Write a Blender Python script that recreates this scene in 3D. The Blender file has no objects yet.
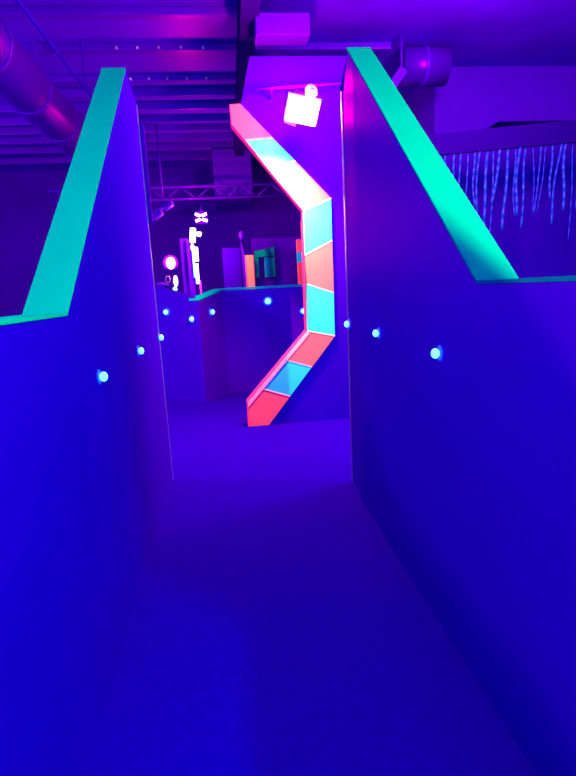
import bpy, bmesh, math, random
from mathutils import Vector, Matrix
random.seed(4)
SC = bpy.context.scene
COL = SC.collection

# ------------------------------------------------------------------ materials
def mat(name, base, rough=0.5, spec=0.3, metal=0.0, noise=0.0, scale=6.0, bump=0.0, bscale=60.0):
    m = bpy.data.materials.new(name); m.use_nodes = True
    nt = m.node_tree; b = nt.nodes['Principled BSDF']
    b.inputs['Roughness'].default_value = rough
    b.inputs['Specular IOR Level'].default_value = spec
    b.inputs['Metallic'].default_value = metal
    tc = nt.nodes.new('ShaderNodeTexCoord')
    n = nt.nodes.new('ShaderNodeTexNoise'); n.inputs['Scale'].default_value = scale
    n.inputs['Detail'].default_value = 4
    nt.links.new(tc.outputs['Object'], n.inputs['Vector'])
    r = nt.nodes.new('ShaderNodeValToRGB')
    r.color_ramp.elements[0].position = 0.3; r.color_ramp.elements[1].position = 0.7
    r.color_ramp.elements[0].color = tuple(c*(1-noise) for c in base)+(1,)
    r.color_ramp.elements[1].color = tuple(min(1, c*(1+noise)) for c in base)+(1,)
    nt.links.new(n.outputs['Fac'], r.inputs['Fac'])
    nt.links.new(r.outputs['Color'], b.inputs['Base Color'])
    if bump:
        n2 = nt.nodes.new('ShaderNodeTexNoise'); n2.inputs['Scale'].default_value = bscale
        nt.links.new(tc.outputs['Object'], n2.inputs['Vector'])
        bp = nt.nodes.new('ShaderNodeBump'); bp.inputs['Strength'].default_value = bump
        bp.inputs['Distance'].default_value = 0.01
        nt.links.new(n2.outputs['Fac'], bp.inputs['Height'])
        nt.links.new(bp.outputs['Normal'], b.inputs['Normal'])
    return m

def sheen_mat(name, base, gloss, rough, fac, noise=.1, scale=3.0):
    m = mat(name, base, .8, 0.0, noise=noise, scale=scale)
    nt = m.node_tree; out = nt.nodes['Material Output']
    g = nt.nodes.new('ShaderNodeBsdfGlossy'); g.inputs['Color'].default_value = (*gloss, 1); g.inputs['Roughness'].default_value = rough
    x = nt.nodes.new('ShaderNodeMixShader'); x.inputs[0].default_value = fac
    nt.links.new(nt.nodes['Principled BSDF'].outputs[0], x.inputs[1]); nt.links.new(g.outputs[0], x.inputs[2])
    nt.links.new(x.outputs[0], out.inputs['Surface'])
    return m

def glow(name, col, strength):
    m = bpy.data.materials.new(name); m.use_nodes = True
    nt = m.node_tree; b = nt.nodes['Principled BSDF']
    b.inputs['Base Color'].default_value = (*[min(1, c) for c in col], 1)
    b.inputs['Emission Color'].default_value = (*col, 1)
    b.inputs['Emission Strength'].default_value = strength
    return m

M = {}
M['wall']   = mat('painted_board', (.021, .0, .54), .6, .0, noise=.04, scale=2.5)
M['satin']  = sheen_mat('satin_painted_board', (.021, .0, .54), (.5, .0, 1.0), .42, .05, .04)
M['floor']  = mat('carpet', (.009, .0, .41), .9, .0, noise=.08, scale=30, bump=.25, bscale=180)
M['trim']   = mat('pale_edge_strip', (.26, .16, .62), .3, .5, .2)  # pale colour of the strip on the partitions' far edges
M['teal']   = mat('fluorescent_teal_paint', (.0, .445, .285), .6, .0, noise=.03, scale=4)
M['coping'] = mat('teal_coping_paint', (.0, .52, .55), .6, .0)
M['board']  = mat('dark_backing_paint', (.022, .0, .38), .8, .0)
M['magenta_paint'] = mat('fluorescent_magenta_paint', (1.0, .04, .34), .6, .0)
M['pink']   = mat('fluorescent_pink_paint', (1.0, .17, .235), .6, .0, noise=.03, scale=6)
M['cyan']   = mat('fluorescent_cyan_paint', (.024, .85, .95), .6, .0, noise=.03, scale=6)
M['pale']   = mat('pale_joint_tape', (.95, .55, .75), .6, .1)
M['orange'] = mat('fluorescent_orange_paint', (1.0, .50, .22), .6, .0)
M['room']   = mat('dark_room_paint', (.04, .0, .45), .7, .0, noise=.12, scale=1.5)
M['ceil']   = sheen_mat('metal_deck_paint', (.05, .0, .64), (.5, .0, .9), .4, .06, .15, 1.2)
M['steel']  = sheen_mat('joist_paint', (.045, .0, .52), (.5, .0, .8), .33, .05)
M['bolt']   = mat('bolt_steel', (.5, .25, .8), .2, .6, .6)
M['duct']   = sheen_mat('duct_sheet', (.03, .0, .36), (.4, .0, .8), .35, .08, .15)
M['dark']   = mat('dark_housing', (.010, .0, .16), .5, .0)
M['violet'] = mat('violet_panel', (.05, .0, .56), .5, .05, noise=.05)
M['foil']   = mat('foil_strand', (.015, .12, .80), .25, .25, .25)
M['white']  = mat('lamp_body_white', (.85, .55, .85), .4, .4)
M['led_lens'] = glow('led_lens', (.10, .55, 1.0), 3.2)
M['led_halo']  = glow('led_halo', (.0, .06, 1.0), .9)  # emissive collar imitating the blue halo around each LED
M['flood']  = glow('floodlight_lens', (1.0, .62, 1.0), 14)
M['hot']    = glow('magenta_lamp_lens', (1.0, .45, 1.0), 8)
M['magenta'] = glow('magenta_strip', (.7, .02, 1.0), 1.0)
M['bar']    = glow('white_led_bar', (1.0, .8, 1.0), 7)
M['tubelt'] = glow('white_light_tube', (.62, .90, 1.0), 2.2)
M['tubecy'] = glow('cyan_light_tube', (.25, .95, 1.0), 2.0)
M['fill_glow']     = glow('fill_tube_glow', (.35, .3, 1.0), 4)  # glow of the added, unseen fill tubes

# ------------------------------------------------------------------ shapes
def box(bm, x0, x1, y0, y1, z0, z1, mi=0):
    v = [bm.verts.new(p) for p in ((x0,y0,z0),(x1,y0,z0),(x1,y1,z0),(x0,y1,z0),(x0,y0,z1),(x1,y0,z1),(x1,y1,z1),(x0,y1,z1))]
    for f in ((0,3,2,1),(4,5,6,7),(0,1,5,4),(1,2,6,5),(2,3,7,6),(3,0,4,7)):
        bm.faces.new([v[i] for i in f]).material_index = mi
def prism(bm, pts, off, mi=0):
    """closed outline pts (3-D) swept by the vector off"""
    off = Vector(off)
    a = [bm.verts.new(p) for p in pts]; b = [bm.verts.new(Vector(p)+off) for p in pts]
    n = len(pts)
    fs = [bm.faces.new(a), bm.faces.new(b[::-1])]
    for i in range(n): fs.append(bm.faces.new((a[(i+1)%n], a[i], b[i], b[(i+1)%n])))
    for f in fs: f.material_index = mi
def tube(bm, p, q, r, n=14, r2=None):
    p = Vector(p); q = Vector(q); r2 = r if r2 is None else r2
    d = (q-p).normalized(); u = d.orthogonal().normalized(); w = d.cross(u)
    A = []; B = []
    for i in range(n):
        t = 2*math.pi*i/n; e = u*math.cos(t)+w*math.sin(t)
        A.append(bm.verts.new(p+e*r)); B.append(bm.verts.new(q+e*r2))
    bm.faces.new(A[::-1]); bm.faces.new(B)
    for i in range(n): bm.faces.new((A[i], A[(i+1)%n], B[(i+1)%n], B[i])).smooth = True
def ball(bm, c, r, s=(1,1,1), seg=14, rings=9):
    m = Matrix.Translation(c) @ Matrix.Diagonal((r*s[0], r*s[1], r*s[2], 1))
    g = bmesh.ops.create_uvsphere(bm, u_segments=seg, v_segments=rings, radius=1, matrix=m)
    for v in g['verts']:
        for f in v.link_faces: f.smooth = True
def obj(name, fn, mats, parent=None, bevel=0.0):
    bm = bmesh.new(); fn(bm)
    bmesh.ops.recalc_face_normals(bm, faces=bm.faces)
    me = bpy.data.meshes.new(name); bm.to_mesh(me); bm.free()
    for m in (mats if isinstance(mats, (list, tuple)) else [mats]): me.materials.append(m)
    o = bpy.data.objects.new(name, me); COL.objects.link(o)
    if parent is not None:
        o.parent = parent
        o.matrix_parent_inverse = Matrix.Translation(-Vector(parent.location))
    if bevel:
        b = o.modifiers.new('bevel', 'BEVEL'); b.width = bevel; b.segments = 2; b.limit_method = 'ANGLE'
    return o
def tag(o, label, cat, group=None):
    o['label'] = label; o['category'] = cat
    if group: o['group'] = group
    return o
def thing(name, label, cat, loc=(0,0,0), group=None):
    o = bpy.data.objects.new(name, None); o.empty_display_size = .1
    o.location = loc; COL.objects.link(o)
    return tag(o, label, cat, group)
def struct(name, fn, m):
    o = obj(name, fn, m); o['kind'] = 'structure'; return o
def lamp(name, loc, power, col, radius, parent, kind='POINT', aim=None, size=None, spread=None):
    l = bpy.data.lights.new(name, kind); l.energy = power; l.color = (col[0]*2.5, col[1], col[2])
    if kind == 'AREA':
        l.shape = 'RECTANGLE'; l.size, l.size_y = size
        if spread: l.spread = spread
    else: l.shadow_soft_size = radius
    o = bpy.data.objects.new(name, l); o.location = loc; COL.objects.link(o)
    if aim is not None: o.rotation_euler = Vector(aim).to_track_quat('-Z', 'Y').to_euler()
    if parent is not None:
        o.parent = parent; o.matrix_parent_inverse = Matrix.Translation(-Vector(parent.location))
    return o

# ------------------------------------------------------------------ the room
CH = 4.42
struct('floor',      lambda b: box(b, -7, 6, -3, 13, -.1, 0), M['floor'])
struct('ceiling',    lambda b: box(b, -7, 6, -3, 13, CH, CH+.1), M['ceil'])
struct('wall_back',  lambda b: box(b, -7, 6, 13, 13.1, 0, CH), M['room'])
struct('wall_left',  lambda b: box(b, -7.1, -7, -3, 13, 0, CH), M['room'])
struct('wall_right', lambda b: box(b, 6, 6.1, -3, 13, 0, CH), M['room'])
struct('wall_front', lambda b: box(b, -7, 6, -3.1, -3, 0, CH), M['room'])

# ------------------------------------------------------------------ corridor partitions
TH = .145
def slope_slab(b, x0, x1, pts, t=.012):
    """sheet following the (y,z) profile pts between x0 and x1"""
    top = [(y, z+t) for y, z in pts]
    prism(b, [(x0, y, z) for y, z in pts]+[(x0, y, z) for y, z in top[::-1]], (x1-x0, 0, 0))

# left one: inner face at x = -.57
lp = thing('partition_wall', 'tall blue partition left of the passage with sloping teal top edge', 'partition wall', (-.64, 1.5, 0))
xo, xi = -.57-TH, -.57
obj('panel', lambda b: prism(b, [(xo,-1.6,0),(xo,4.155,0),(xo,4.165,2.865),(xo,3.80,2.958),(xo,1.91,1.448),(xo,-1.6,1.448)], (TH,0,0)), M['wall'], lp)
obj('sloped_cap', lambda b: slope_slab(b, xo-.003, xi+.003, [(1.905,1.448),(3.80,2.960)]), M['teal'], lp)['label'] = 'fluorescent teal sloping cap'
obj('level_cap', lambda b: slope_slab(b, xo-.003, xi+.003, [(-1.6,1.448),(1.904,1.448)]), M['teal'], lp)['label'] = 'fluorescent teal level cap'
obj('end_cap', lambda b: slope_slab(b, xo-.003, xi+.003, [(3.802,2.960),(4.168,2.867)]), M['wall'], lp)
obj('edge_strip', lambda b: prism(b, [(xi-.01,4.158,0),(xi+.004,4.158,0),(xi+.004,4.148,0),(xi-.0,4.148,0)], (0,.008,2.865)), M['trim'], lp)['label'] = 'pale strip on the far edge'
# right one: inner face at x = .831, far end splayed back a little
rp = thing('partition_wall', 'tall blue partition right of the passage with sloping teal top edge', 'partition wall', (.9, 1.3, 0))
xi, xo = .831, .831+TH
def rpanel(b):
    prism(b, [(xi,-1.6,0),(xi,3.345,0),(xi,3.345,2.84),(xi,1.70,1.486),(xi,-1.6,1.486)], (TH,0,0))
def rend(b):
    prof = [(3.345,0),(3.345,2.84),(3.475,2.935),(3.76,2.80),(3.76,0)]
    a = [b.verts.new((xi+.026*(y-3.345)/.415, y, z)) for y, z in prof]; c = [b.verts.new((xo, y, z)) for y, z in prof]
    b.faces.new(a); b.faces.new(c[::-1])
    for i in range(5): b.faces.new((a[(i+1)%5], a[i], c[i], c[(i+1)%5]))
obj('end_board', rend, M['satin'], rp)
obj('panel', rpanel, M['satin'], rp)
obj('sloped_cap', lambda b: slope_slab(b, xi-.003, xo+.003, [(1.695,1.484),(3.475,2.938)]), M['teal'], rp)['label'] = 'fluorescent teal sloping cap'
obj('level_cap', lambda b: slope_slab(b, xi-.003, xo+.003, [(-1.6,1.484),(1.694,1.484)]), M['teal'], rp)['label'] = 'fluorescent teal level cap'
obj('end_cap', lambda b: slope_slab(b, xi+.012, xo+.003, [(3.477,2.938),(3.765,2.80)]), M['wall'], rp)
obj('edge_strip', lambda b: box(b, xi+.018, xi+.030, 3.752, 3.768, 0, 2.80), M['trim'], rp)['label'] = 'pale strip on the far edge'

# post behind the left partition
obj('edge_batten', lambda b: box(b, -.60, -.535, 4.169, 4.20, 2.05, 2.74), M['duct'], lp)
# unseen panel added to cast the wedge of shade on the right cap
tag(obj('shade_panel', lambda b: box(b, 1.19, 1.383, .70, .80, 0, 2.62), M['wall']), 'short unseen panel added for shade outside the right partition beside the viewer', 'panel')

# ------------------------------------------------------------------ wall with the chevron edge
Y0 = 5.672
outer = [(.245,3.355),(1.142,2.42),(1.134,.962),(.342,.004)]
inner = [(.116,.004),(.122,.286),(.823,1.036),(.838,2.311),(.151,3.168),(.146,3.352)]
hw = thing('opening_wall', 'dark wall beyond the passage with striped pink and cyan bent edge', 'partition wall', (1.2, Y0, 0))
obj('panel', lambda b: prism(b, [(.25,Y0+.03,3.34),(1.13,Y0+.03,2.41),(1.12,Y0+.03,.968),(.345,Y0+.03,0),(1.62,Y0+.03,0),(1.62,Y0+.03,3.80),(.37,Y0+.03,3.80)], (0,.10,0)), M['wall'], hw)
def strip(b):
    L = [(.151,3.168),(.272,3.016),(.50,2.73),(.838,2.311),(.836,1.845),(.846,1.545),(.823,1.036),(.547,.741),(.261,.434),(.122,.286)]
    R = [(.245,3.355),(.55,3.037),(.78,2.80),(1.142,2.42),(1.138,1.985),(1.137,1.44),(1.134,.962),(.864,.635),(.600,.316),(.342,.004)]
    def quad(p, mi, y=Y0, d=.06):
        prism(b, [(x, y, z) for x, z in p], (0, d, 0), mi)
    seq = [0,1,0,1,0,1,0,1,0]           # pink, cyan in turn
    for i in range(9):
        p = [L[i], R[i], R[i+1], L[i+1]]
        if i == 0: p = [(.146,3.352), R[0], R[1], L[1], L[0]]
        if i == 8: p = [L[8], R[8], R[9], (.116,.004), L[9]]
        quad(p, seq[i])
    for i in range(1, 9):               # pale tape on the joints
        a, c = Vector(L[i]), Vector(R[i]); d = (c-a).normalized(); n = Vector((-d.y, d.x))*.006
        quad([a-n, c-n, c+n, a+n], 2, Y0-.003, .003)
obj('striped_edge', strip, [M['pink'], M['cyan'], M['pale']], hw)['label'] = 'edge painted in pink and cyan blocks'
def rim(b):
    pts = inner[0:6]
    out = [(.108,.004),(.112,.290),(.813,1.040),(.828,2.308),(.143,3.166),(.138,3.352)]
    for i in range(5):
        prism(b, [(pts[i][0],Y0-.004,pts[i][1]),(pts[i+1][0],Y0-.004,pts[i+1][1]),(out[i+1][0],Y0-.004,out[i+1][1]),(out[i][0],Y0-.004,out[i][1])], (0,.13,0))
obj('edge_lining', rim, M['magenta_paint'], hw)['label'] = 'thin pink lining of the opening'
def ledge(b):
    prism(b, [(.823,Y0-.006,1.036),(.122,Y0-.006,.286),(.122,Y0-.006,.225),(.166,Y0-.006,.272),(.853,Y0-.006,1.012)], (0,.006,0))
obj('edge_band', ledge, M['pale'], hw)['label'] = 'pale pink band along the lower slope'

# ------------------------------------------------------------------ zigzag low walls of the room beyond
def panel3(a, b_, za, zb, t=.10, z0=0):
    a = Vector((a[0], a[1], 0)); c = Vector((b_[0], b_[1], 0)); n = Vector((-(c-a).y, (c-a).x, 0)).normalized()*t
    def f(b): prism(b, [(a.x,a.y,z0),(c.x,c.y,z0),(c.x,c.y,zb),(a.x,a.y,za)], n)
    return f
def cap3(a, b_, za, zb, h, w, off=.01):
    a = Vector((a[0], a[1], 0)); c = Vector((b_[0], b_[1], 0)); n = Vector((-(c-a).y, (c-a).x, 0)).normalized()
    s = -n*off
    def f(b): prism(b, [(a.x+s.x,a.y+s.y,za),(c.x+s.x,c.y+s.y,zb),(c.x+s.x,c.y+s.y,zb+h),(a.x+s.x,a.y+s.y,za+h)], n*w)
    return f
A, P1, P2, P3 = (-1.6,8.0), (-.42,7.2), (-.10,7.75), (1.9,7.47)
z1 = thing('low_wall', 'low blue wall beyond the left partition with slanted bare top edge', 'partition wall', (-1,7.6,0))
obj('panel', panel3(A, P1, 1.83, 1.43), M['wall'], z1)
z2 = thing('low_wall', 'long dark low wall with teal coping ending behind the striped edge', 'partition wall', (.8,7.6,0))
obj('return', panel3(P1, P2, 1.41, 1.525), M['wall'], z2)
obj('panel', panel3(P2, P3, 1.525, 1.525), M['wall'], z2)
obj('sloped_cap', cap3(P1, P2, 1.412, 1.527, .03, .16), M['coping'], z2)['label'] = 'teal coping'
obj('level_cap', cap3(P2, P3, 1.527, 1.527, .032, .13), M['coping'], z2)['label'] = 'teal coping'
tag(obj('block_panel', lambda b: prism(b, [(.765,6.6,0),(1.9,6.6,0),(1.9,6.6,1.52),(.765,6.6,1.424)], (0,.12,0)), M['wall']), 'plain dark panel peeping out left of the striped edge, in front of teal coping', 'panel')

# ------------------------------------------------------------------ LED studs
G = 'blue LED studs in the walls'
def led(loc, n, r, label):
    n = Vector(n).normalized(); loc = Vector(loc)
    t = thing('led_stud', label, 'LED light', loc, G)
    obj('rim', lambda b: tube(b, loc, loc+n*.005, r*1.45, 20, r*1.3), M['led_halo'], t)  # glowing collar stands in for the halo of the lens
    def dome(b):
        m = Matrix.Translation(loc+n*(.004+r*.70)) @ n.to_track_quat('Z','Y').to_matrix().to_4x4() @ Matrix.Diagonal((r*.95,r*.95,r*.75,1))
        bmesh.ops.create_uvsphere(b, u_segments=16, v_segments=10, radius=1, matrix=m)
        for f in b.faces: f.smooth = True
    obj('lens', dome, M['led_lens'], t)
nl = (1,0,0); nr = (-1,0,0)
led((-.57,2.234,1.177), nl, .022, 'largest blue LED stud on the left partition, nearest the viewer')
led((-.57,3.194,1.180), nl, .022, 'middle blue LED stud on the left partition')
led((-.57,4.135,1.180), nl, .024, 'blue LED stud at the far edge of the left partition')
led((.831,2.009,1.214), nr, .022, 'largest blue LED stud on the right partition, nearest the viewer')
led((.831,2.882,1.228), nr, .022, 'middle blue LED stud on the right partition')
led((.854,3.72,1.228), nr, .024, 'blue LED stud at the far edge of the right partition')
na = (-.56,-.83,0)
led((-.887,7.517,1.27), na, .036, 'left blue LED stud on the slant topped low wall')
led((-.517,7.266,1.164), na, .036, 'right blue LED stud on slant topped low wall, near its corner')
led((-.272,7.454,1.238), (.86,-.5,0), .036, 'blue LED stud just right of the low wall corner under teal coping')
led((.556,7.655,1.344), (-.14,-.99,0), .046, 'large blue LED stud on the dark low wall under teal coping')
led((.918,6.602,1.216), (0,-1,0), .032, 'blue LED stud on the panel peeping out left of the striped edge')

# ------------------------------------------------------------------ floodlight on the wall
FC = Vector((.765, 4.95, 3.055))
r_ = Vector((.975, 0, -.20)).normalized()
n_ = Vector((-.15, -.78, -.60)); n_ = (n_ - r_*n_.dot(r_)).normalized()
u_ = r_.cross(n_); u_ = -u_ if u_.z < 0 else u_
def obox(b, c, hx, hy, d0, d1, ins=0):
    lo = [c+r_*sx*hx+u_*sy*hy+n_*d0 for sx, sy in ((-1,-1),(1,-1),(1,1),(-1,1))]
    prism(b, lo, n_*(d1-d0))
fl = thing('floodlight', 'glaring white floodlight hung high in front of the wall beside striped edge', 'floodlight', FC)
obj('housing', lambda b: obox(b, FC, .15, .12, -.07, 0), M['white'], fl, .012)
obj('lens', lambda b: obox(b, FC, .138, .108, .0, .006), M['flood'], fl)['label'] = 'glaring white lens'
def knob(b):
    c = FC+u_*.16+r_*.045-n_*.03
    tube(b, c-n_*.02, c+n_*.03, .052, 18); tube(b, c+n_*.03, c+n_*.045, .03, 14)
obj('knob', knob, M['white'], fl)
def yoke(b):
    c = FC-n_*.03
    for s in (-1, 1): tube(b, c+r_*s*.155, c+r_*s*.155+u_*.13, .010, 8)
    tube(b, c-r_*.155+u_*.13, c+r_*.155+u_*.13, .010, 8)
    k = c+u_*.15
    tube(b, k, Vector((k.x, Y0+.03, k.z+.10)), .014, 8)
obj('yoke', yoke, M['steel'], fl)
lamp('flood_source', FC+n_*.13, 56, (1.0,.42,.30), .09, fl)
lamp('added_wall_fill', FC-r_*.10+u_*.10-n_*.22, 120, (1.0,.12,.34), .08, fl)  # fill light added behind the housing to brighten the wall
def can(b):  # spot can added behind the floodlight to carry the extra beam
    a = Vector((.74,5.30,3.17)); d = Vector((-.35,.30,-.9)).normalized()
    tube(b, a, a+d*.13, .045, 16, .06); tube(b, a, FC-n_*.07, .015, 8)
obj('added_spot_can', can, M['white'], fl)
so = lamp('added_wash_beam', (.62,5.33,2.96), 760, (1.0,.85,.22), .06, fl, 'SPOT', (-.22,.12,-1))  # extra beam added to wash the striped edge
so.data.spot_size = math.radians(135); so.data.spot_blend = 1.0
def pipe(b):
    tube(b, (.40,5.42,3.40), (1.62,5.42,3.46), .014, 10)
    for x, z in ((.55,3.407),(1.5,3.454)): tube(b, (x,5.42,z), (x,5.705,z), .010, 8)
tag(obj('pipe', pipe, M['steel']), 'thin pink lit pipe running behind the floodlight', 'pipe')

# ------------------------------------------------------------------ ceiling: joists, beam, ducts
for k, y in enumerate((5.35,6.1,6.9,7.8,8.25,8.8,9.4,9.9,10.45,11.1,11.9)):
    where = ('nearest joist of the ceiling, left of the floodlight','second joist from the nearest under the ceiling','third joist from the nearest, dotted with bright bolts',
             'fourth joist from the nearest, dotted with bright bolts','fifth joist from the nearest under the ceiling','sixth joist from the nearest under the ceiling',
             'seventh joist from the nearest, streaked pink','fifth joist from the back under the ceiling','fourth joist from the back under the ceiling',
             'third joist from the back with a red streak','second joist from the back with a red streak')[k]
    t = thing('ceiling_joist', where, 'joist', (-1.5, y, CH), 'ceiling joists')
    if k == 10: t['label'] = 'rearmost ceiling joist with a red streak'
    if k == 9: t['label'] = 'second ceiling joist from the back with a red streak'
    if k == 8: t['label'] = 'third ceiling joist from the back'
    if k == 7: t['label'] = 'fourth ceiling joist from the back'
    obj('beam', lambda b: box(b, -6.9, 2.2 if y > 6.2 else .3, y-.05, y+.05, CH-(.08 if k < 4 else .12), CH), M['steel'], t, .012)
    if k in (0, 2, 3):
        for j, x in enumerate((-1.1,-.86,-.62,-.36,-.1)):
            obj('bolt', lambda b: ball(b, (x, y-.055, CH-.055), .018, seg=10, rings=6), M['bolt'], t)
def duct(name, p, q, r, label, rings=4):
    t = thing(name, label, 'duct', p)
    for f_ in (.12, .5, .88):
        h = Vector(p).lerp(Vector(q), f_)
        obj('hanger', lambda b: box(b, h.x-.012, h.x+.012, h.y-.012, h.y+.012, h.z+r-.01, CH), M['steel'], t)
    obj('pipe', lambda b: tube(b, p, q, r, 24), M['duct'], t)
    for i in range(1, rings+1):
        c = Vector(p).lerp(Vector(q), i/(rings+1)); d = (Vector(q)-Vector(p)).normalized()
        obj('joint_band', lambda b: tube(b, c-d*.03, c+d*.03, r+.012, 24), M['steel'], t)
duct('round_duct', (-2.0,3.2,3.75), (-2.0,10.4,3.75), .26, 'round duct running back over the left partition', 6)
duct('round_duct', (2.35,7.0,4.19), (2.95,7.0,4.19), .22, 'short dark round duct high over the right partition', 1)
def conduit(b):
    p, q = Vector((-1.62,4.0,4.0)), Vector((-1.35,9.5,3.8)); tube(b, p, q, .018, 8)
    for f_ in (.06, .5, .95):
        h = p.lerp(q, f_); tube(b, h, (h.x, h.y, CH), .007, 6)
tag(obj('conduit', conduit, M['wall']), 'thin conduit beside the round duct over left partition', 'conduit')
tag(obj('roof_beam', lambda b: box(b, .30, .48, 5.0, 10.9, CH-.30, CH), M['dark']), 'dark roof beam running back above the end of the striped wall', 'beam')
tag(obj('cross_beam', lambda b: box(b, .44, .98, 5.62, 5.86, 3.96, 4.16), M['steel'], None, .01), 'stubby pink lit beam above the floodlight wall', 'beam')
def boxduct(b):
    box(b, -.14, .62, 11.0, 12.99, 3.42, CH-.14)
    for x in (-.05, .52): box(b, x-.015, x+.015, 11.45, 11.48, CH-.15, CH)
tag(obj('box_duct', boxduct, M['violet']), 'square violet box duct under the ceiling left of the striped top', 'duct')
# truss at the back
tr = thing('truss', 'dim lattice truss crossing the back room above the small lamps', 'truss', (-.6,10.6,3.3))
for z in (3.30, 3.52):
    obj('chord', lambda b: tube(b, (-3.2,10.6,z), (1.6,10.6,z), .028, 10), M['steel'], tr)
for i in range(16):
    x = -3.1+i*.29
    obj('lattice', lambda b: tube(b, (x,10.6,3.30 if i%2 else 3.52), (x+.29,10.6,3.52 if i%2 else 3.30), .014, 8), M['steel'], tr)

# ------------------------------------------------------------------ lamps and posts of the back room
cl = thing('cluster_lamp', 'small cluster of four white LED bars under the truss', 'lamp', (-.40,9.8,2.83))
obj('back_plate', lambda b: box(b, -.51,-.29, 9.82,9.86, 2.73,2.95), M['dark'], cl)
for sx, sz in ((-1,1),(1,1),(-1,-1),(1,-1)):
    obj('led_bar', lambda b: tube(b, (-.40+sx*.015,9.80,2.84+sz*.03), (-.40+sx*.10,9.80,2.84+sz*.062), .022, 10), M['bar'], cl)
obj('hanger', lambda b: tube(b, (-.40,9.86,2.93), (-.40,10.57,3.265), .012, 8), M['steel'], cl)
lamp('cluster_source', (-.40,9.45,2.84), 75, (1,.6,.45), .08, cl)
lc = thing('light_column', 'bright white upright light column left of the teal coping', 'light column', (-.55,10,0))
obj('post', lambda b: box(b, -.72,-.62, 10.0,10.10, 0,2.50), M['violet'], lc)
obj('back_board', lambda b: box(b, -.84,-.70, 10.1,10.14, 0,2.52), M['violet'], lc)
obj('tube', lambda b: tube(b, (-.60,9.96,2.43), (-.57,9.96,2.68), .055, 12), M['tubelt'], lc)
obj('tube', lambda b: tube(b, (-.555,9.96,2.09), (-.555,9.96,2.34), .045, 12), M['tubelt'], lc)
obj('tube', lambda b: tube(b, (-.56,9.96,1.68), (-.56,9.96,2.05), .033, 12), M['tubelt'], lc)
obj('cyan_strip', lambda b: tube(b, (-.605,9.95,1.80), (-.605,9.95,2.42), .018, 8), M['tubecy'], lc)
obj('magenta_strip', lambda b: box(b, -.535,-.505, 9.99,10.03, 1.3,1.74), M['magenta'], lc)
obj('bulb', lambda b: ball(b, (-.47,9.95,2.57), .045), M['bar'], lc)
obj('bulb', lambda b: ball(b, (-.60,9.90,2.33), .04), M['bar'], lc)
lamp('column_source', (-.3,9.5,2.2), 40, (.9,.55,.7), .1, lc)
ml = thing('stage_lamp', 'round magenta stage lamp glowing at the edge of the left partition', 'lamp', (-.98,9.5,2.06))
def shade(b):
    tube(b, (-.98,9.52,2.06), (-1.0,9.80,2.12), .13, 18, .09)
obj('housing', shade, M['violet'], ml)
obj('lens', lambda b: ball(b, (-.98,9.52,2.06), .095, (.85,.4,1.15)), M['hot'], ml)
obj('stand', lambda b: tube(b, (-.99,9.7,0), (-.99,9.7,2.06), .02, 10), M['dark'], ml)
lamp('stage_source', (-.98,9.36,2.08), 20, (1,.12,.8), .08, ml)
sm = thing('bottle_lamp', 'small cyan white lamp low beside the left partition edge', 'lamp', (-.92,9.5,1.5))
obj('tube', lambda b: ball(b, (-.92,9.5,1.74), .05, (.8,.8,2.0)), M['tubelt'], sm)
obj('base', lambda b: ball(b, (-.945,9.5,1.60), .04), M['tubecy'], sm)
obj('stand', lambda b: tube(b, (-.945,9.5,0), (-.945,9.5,1.58), .018, 10), M['dark'], sm)
sh = thing('dish_lamp', 'grey violet oval dish lamp lowest by the left partition edge', 'lamp', (-1.12,9.3,1.68))
obj('dish', lambda b: ball(b, (-1.14,9.3,1.67), .10, (1.2,.6,.55)), M['violet'], sh)
def ring(b):
    n = 14
    for i in range(n):
        a, c = 2*math.pi*i/n, 2*math.pi*(i+1)/n
        tube(b, (-1.03+.04*math.cos(a),9.3,1.77+.055*math.sin(a)), (-1.03+.04*math.cos(c),9.3,1.77+.055*math.sin(c)), .009, 6)
obj('ring', ring, M['bolt'], sh)
obj('stand', lambda b: tube(b, (-1.14,9.33,0), (-1.14,9.33,1.66), .018, 10), M['dark'], sh)
# spot bars high at left
sb = thing('spot_bar', 'violet lit bracket of two spotlights high behind the left partition', 'spotlight', (-1.05,9.4,2.95))
obj('arm', lambda b: tube(b, (-1.24,9.4,2.86), (-.84,9.4,3.06), .03, 10), M['violet'], sb)
obj('spot_can', lambda b: tube(b, (-1.18,9.34,2.80), (-1.02,9.30,2.88), .06, 14, .05), M['violet'], sb)
obj('spot_can', lambda b: tube(b, (-.98,9.34,2.95), (-.84,9.30,3.02), .06, 14, .05), M['violet'], sb)
obj('drop_rod', lambda b: tube(b, (-1.0,9.4,2.98), (-1.0,9.4,CH), .014, 8), M['steel'], sb)
# right half of the back room
tag(obj('violet_screen', lambda b: prism(b, [(-.09,10.0,0),(.25,10.05,0),(.27,10.05,2.30),(-.07,10.0,2.31)], (0,.08,0)), M['board'], None, .01), 'dim violet upright screen standing left of the orange bar', 'screen')
kp = thing('knob_post', 'slim violet post with round knob behind the orange bar', 'post', (.31,9.95,0))
obj('shaft', lambda b: prism(b, [(.30,9.95,0),(.36,9.95,0),(.345,9.95,2.15),(.28,9.95,2.45)], (0,.06,0)), M['violet'], kp)
obj('knob', lambda b: ball(b, (.305,9.97,2.52), .055, (1,1,1.5)), M['violet'], kp)
ob = thing('orange_bar', 'glowing orange upright bar rising behind the teal coping', 'marker post', (.43,9.7,0))
obj('face', lambda b: box(b, .355,.475, 9.70,9.78, 0,2.14), M['orange'], ob)
obj('edge', lambda b: box(b, .335,.355, 9.70,9.80, 0,2.14), M['pink'], ob); obj('edge', lambda b: box(b, .475,.487, 9.70,9.80, 0,2.14), M['pink'], ob)
td = thing('teal_frame', 'small teal doorway frame on the far wall right of the orange bar', 'frame', (.7,10.4,1.7))
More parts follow.
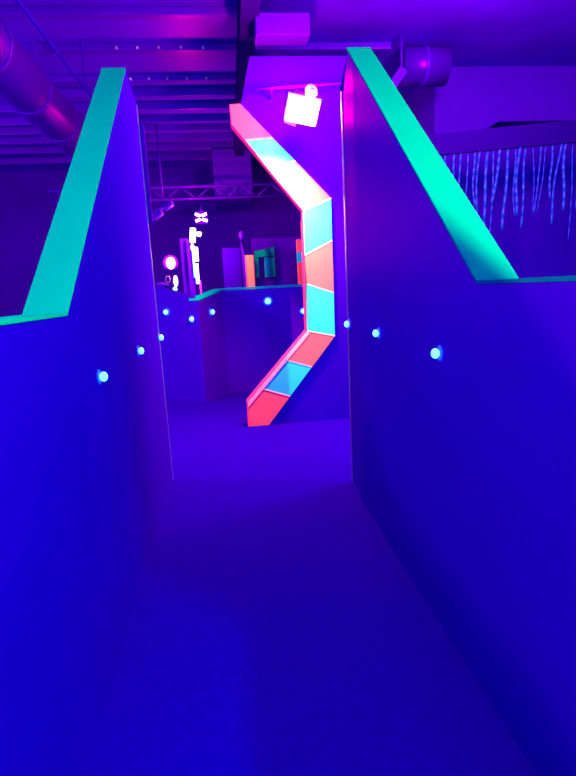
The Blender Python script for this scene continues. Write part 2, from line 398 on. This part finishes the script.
obj('jamb', lambda b: box(b, .54,.615, 10.4,10.49, 1.75,2.125), M['teal'], td)
obj('jamb', lambda b: box(b, .84,.93, 10.4,10.49, 1.75,2.125), M['teal'], td)
obj('lintel', lambda b: prism(b, [(.54,10.4,2.13),(.93,10.4,2.16),(.93,10.4,2.32),(.54,10.4,2.25)], (0,.09,0)), M['teal'], td)
obj('reveal', lambda b: box(b, .735,.838, 10.40,10.48, 1.75,2.125), M['coping'], td)
tag(obj('frame_wall', lambda b: prism(b, [(.50,10.5,0),(1.9,10.5,0),(1.9,10.5,2.5),(.50,10.5,2.5)], (0,.1,0)), M['room']), 'dark wall carrying the small teal doorway frame', 'partition wall')
bp = thing('striped_post', 'small pink and blue striped post peeping left of the big striped edge', 'marker post', (1.43,9.9,0))
for z0_, z1_, m_ in ((0,.9,'pink'),(.9,1.4,'cyan'),(1.4,1.98,'pink'),(1.98,2.17,'cyan'),(2.17,2.40,'pink')):
    obj('block', lambda b: box(b, 1.32,1.52, 9.9,10.0, z0_,z1_), M[m_], bp)

# ------------------------------------------------------------------ beyond the right partition
tag(obj('soffit', lambda b: prism(b, [(3.05,7.6,3.30),(3.5,7.6,3.44),(4.0,7.6,3.70),(5.6,7.6,3.70),(5.6,7.6,CH),(3.05,7.6,CH)], (0,1.6,0)), M['violet']), 'broad violet soffit box hanging high over the right partition', 'soffit')
tc_ = thing('tinsel_curtain', 'blue foil tinsel hanging from a rail behind the right partition', 'curtain', (3.0,6.0,3.0))
obj('rail', lambda b: prism(b, [(2.1,6.0,2.88),(4.4,6.0,3.02),(4.4,6.0,3.26),(2.1,6.0,3.10)], (0,.06,0)), M['dark'], tc_)
for k in range(26):
    x = 2.25+k*.080+random.uniform(-.02,.02); z = 2.885+(x-2.1)*.061; ln = random.choice((.6,.75,.9,1.0,1.1)); sw = random.uniform(-.09,.02); wd = random.choice((.005,.008,.012,.017))
    def st(b):
        n = 7
        for i in range(n):
            t0, t1 = i/n, (i+1)/n
            c0 = Vector((x+sw*t0+.012*math.sin(5*t0+k), 6.03+.01*math.sin(7*t0+k*2), z-ln*t0)); c1 = Vector((x+sw*t1+.012*math.sin(5*t1+k), 6.03+.01*math.sin(7*t1+k*2), z-ln*t1))
            tube(b, c0, c1, wd, 6)
    obj('strand', st, M['foil'], tc_)
tag(obj('backing_panel', lambda b: box(b, 1.9,5.6, 6.6,6.7, 0,3.2), M['board']), 'dark wall behind the tinsel beyond the right partition', 'partition wall')
sp = thing('box_spotlight', 'small tilted violet spotlight box high right of the floodlight', 'spotlight', (2.25,6.6,4.0))
def spb(b):
    c = Vector((2.20,6.6,3.93)); a = Vector((.62,0,.78)); w = Vector((.78,0,-.62))
    prism(b, [c-a*.12-w*.055, c+a*.12-w*.055, c+a*.12+w*.055, c-a*.12+w*.055], (0,.12,0))
obj('can', spb, M['violet'], sp, .008)
obj('bracket', lambda b: tube(b, (2.26,6.66,4.02), (2.26,6.66,CH), .014, 8), M['steel'], sp)

# ------------------------------------------------------------------ fill tubes added for light (overhead, out of the picture)
def fill_tube(p, q, label, power, col, rad=.14, drop=CH):
    p = Vector(p); q = Vector(q); c = (p+q)/2
    t = thing('fill_tube', label, 'lamp', c, 'added fill tubes')
    d = (q-p).normalized()
    obj('tube', lambda b: tube(b, p, q, .018, 12), M['fill_glow'], t)
    obj('batten', lambda b: tube(b, p+Vector((0,0,.09)), q+Vector((0,0,.09)), .03, 4), M['white'], t)
    for e in (p, q):
        obj('holder', lambda b: tube(b, e-d*.02, e+d*.02, .028, 12), M['white'], t)
        obj('hanger', lambda b: tube(b, (e.x,e.y,e.z+.09), (e.x,e.y,drop), .006, 6), M['steel'], t)
    lamp('tube_source', c-Vector((0,0,.20)), power, col, rad, t)
    return t
fill_tube((-.3,-1.0,3.75), (.9,-1.0,3.75), 'added fill tube over the passage behind the viewer', 110, (.70,.50,.78), .2)  # general fill for passage and floor
fill_tube((1.70,-.4,3.20), (1.70,.6,3.20), 'added fill tube outside the right partition beside the viewer', 660, (.0,.93,.44), .05)  # green key fill added to brighten the teal caps
fill_tube((1.10,-.3,3.45), (1.10,.5,3.45), 'shorter added fill tube above the right partition beside the viewer', 38, (.0,.98,.40), .08)  # weak fill added to lift the shaded wedge of the right cap
fill_tube((-2.4,.3,3.2), (-2.4,1.5,3.2), 'added fill tube over the area left of the passage', 170, (.5,.08,1.0))  # violet fill added for the right partition
fill_tube((2.6,4.0,4.12), (2.6,5.2,4.12), 'added fill tube over the area right of the passage', 280, (.95,.05,.88), .35)  # purple fill added for the upper left partition
fill_tube((-5.4,4.8,3.3), (-5.4,6.0,3.3), 'added fill tube at the left of the back room', 600, (.65,.9,.78))  # fill added for the back room and its coping

# ------------------------------------------------------------------ camera
cam = bpy.data.cameras.new('camera'); co = bpy.data.objects.new('camera', cam); COL.objects.link(co)
cam.sensor_fit = 'VERTICAL'; cam.sensor_height = 36; cam.lens = 518*36/776
cam.clip_start = .05
R = Matrix(((.992,-.071,.100),(-.111,-.181,.977),(-.051,-.981,-.187)))   # columns: right, down, forward
rt, dn, fw = R.col[0], R.col[1], R.col[2]
m = Matrix((( rt[0],-dn[0],-fw[0]),(rt[1],-dn[1],-fw[1]),(rt[2],-dn[2],-fw[2]))).to_4x4()
q = m.to_quaternion()
co.rotation_mode = 'QUATERNION'; co.rotation_quaternion = q; co.location = (0,0,1.5)
SC.camera = co

w = bpy.data.worlds.new('world'); w.use_nodes = True
w.node_tree.nodes['Background'].inputs['Color'].default_value = (.02,.01,.08,1)
SC.world = w
SC.view_settings.view_transform = 'Standard'; SC.view_settings.look = 'None'
SC.view_settings.exposure = 0; SC.view_settings.gamma = 1; SC.view_settings.use_curve_mapping = False
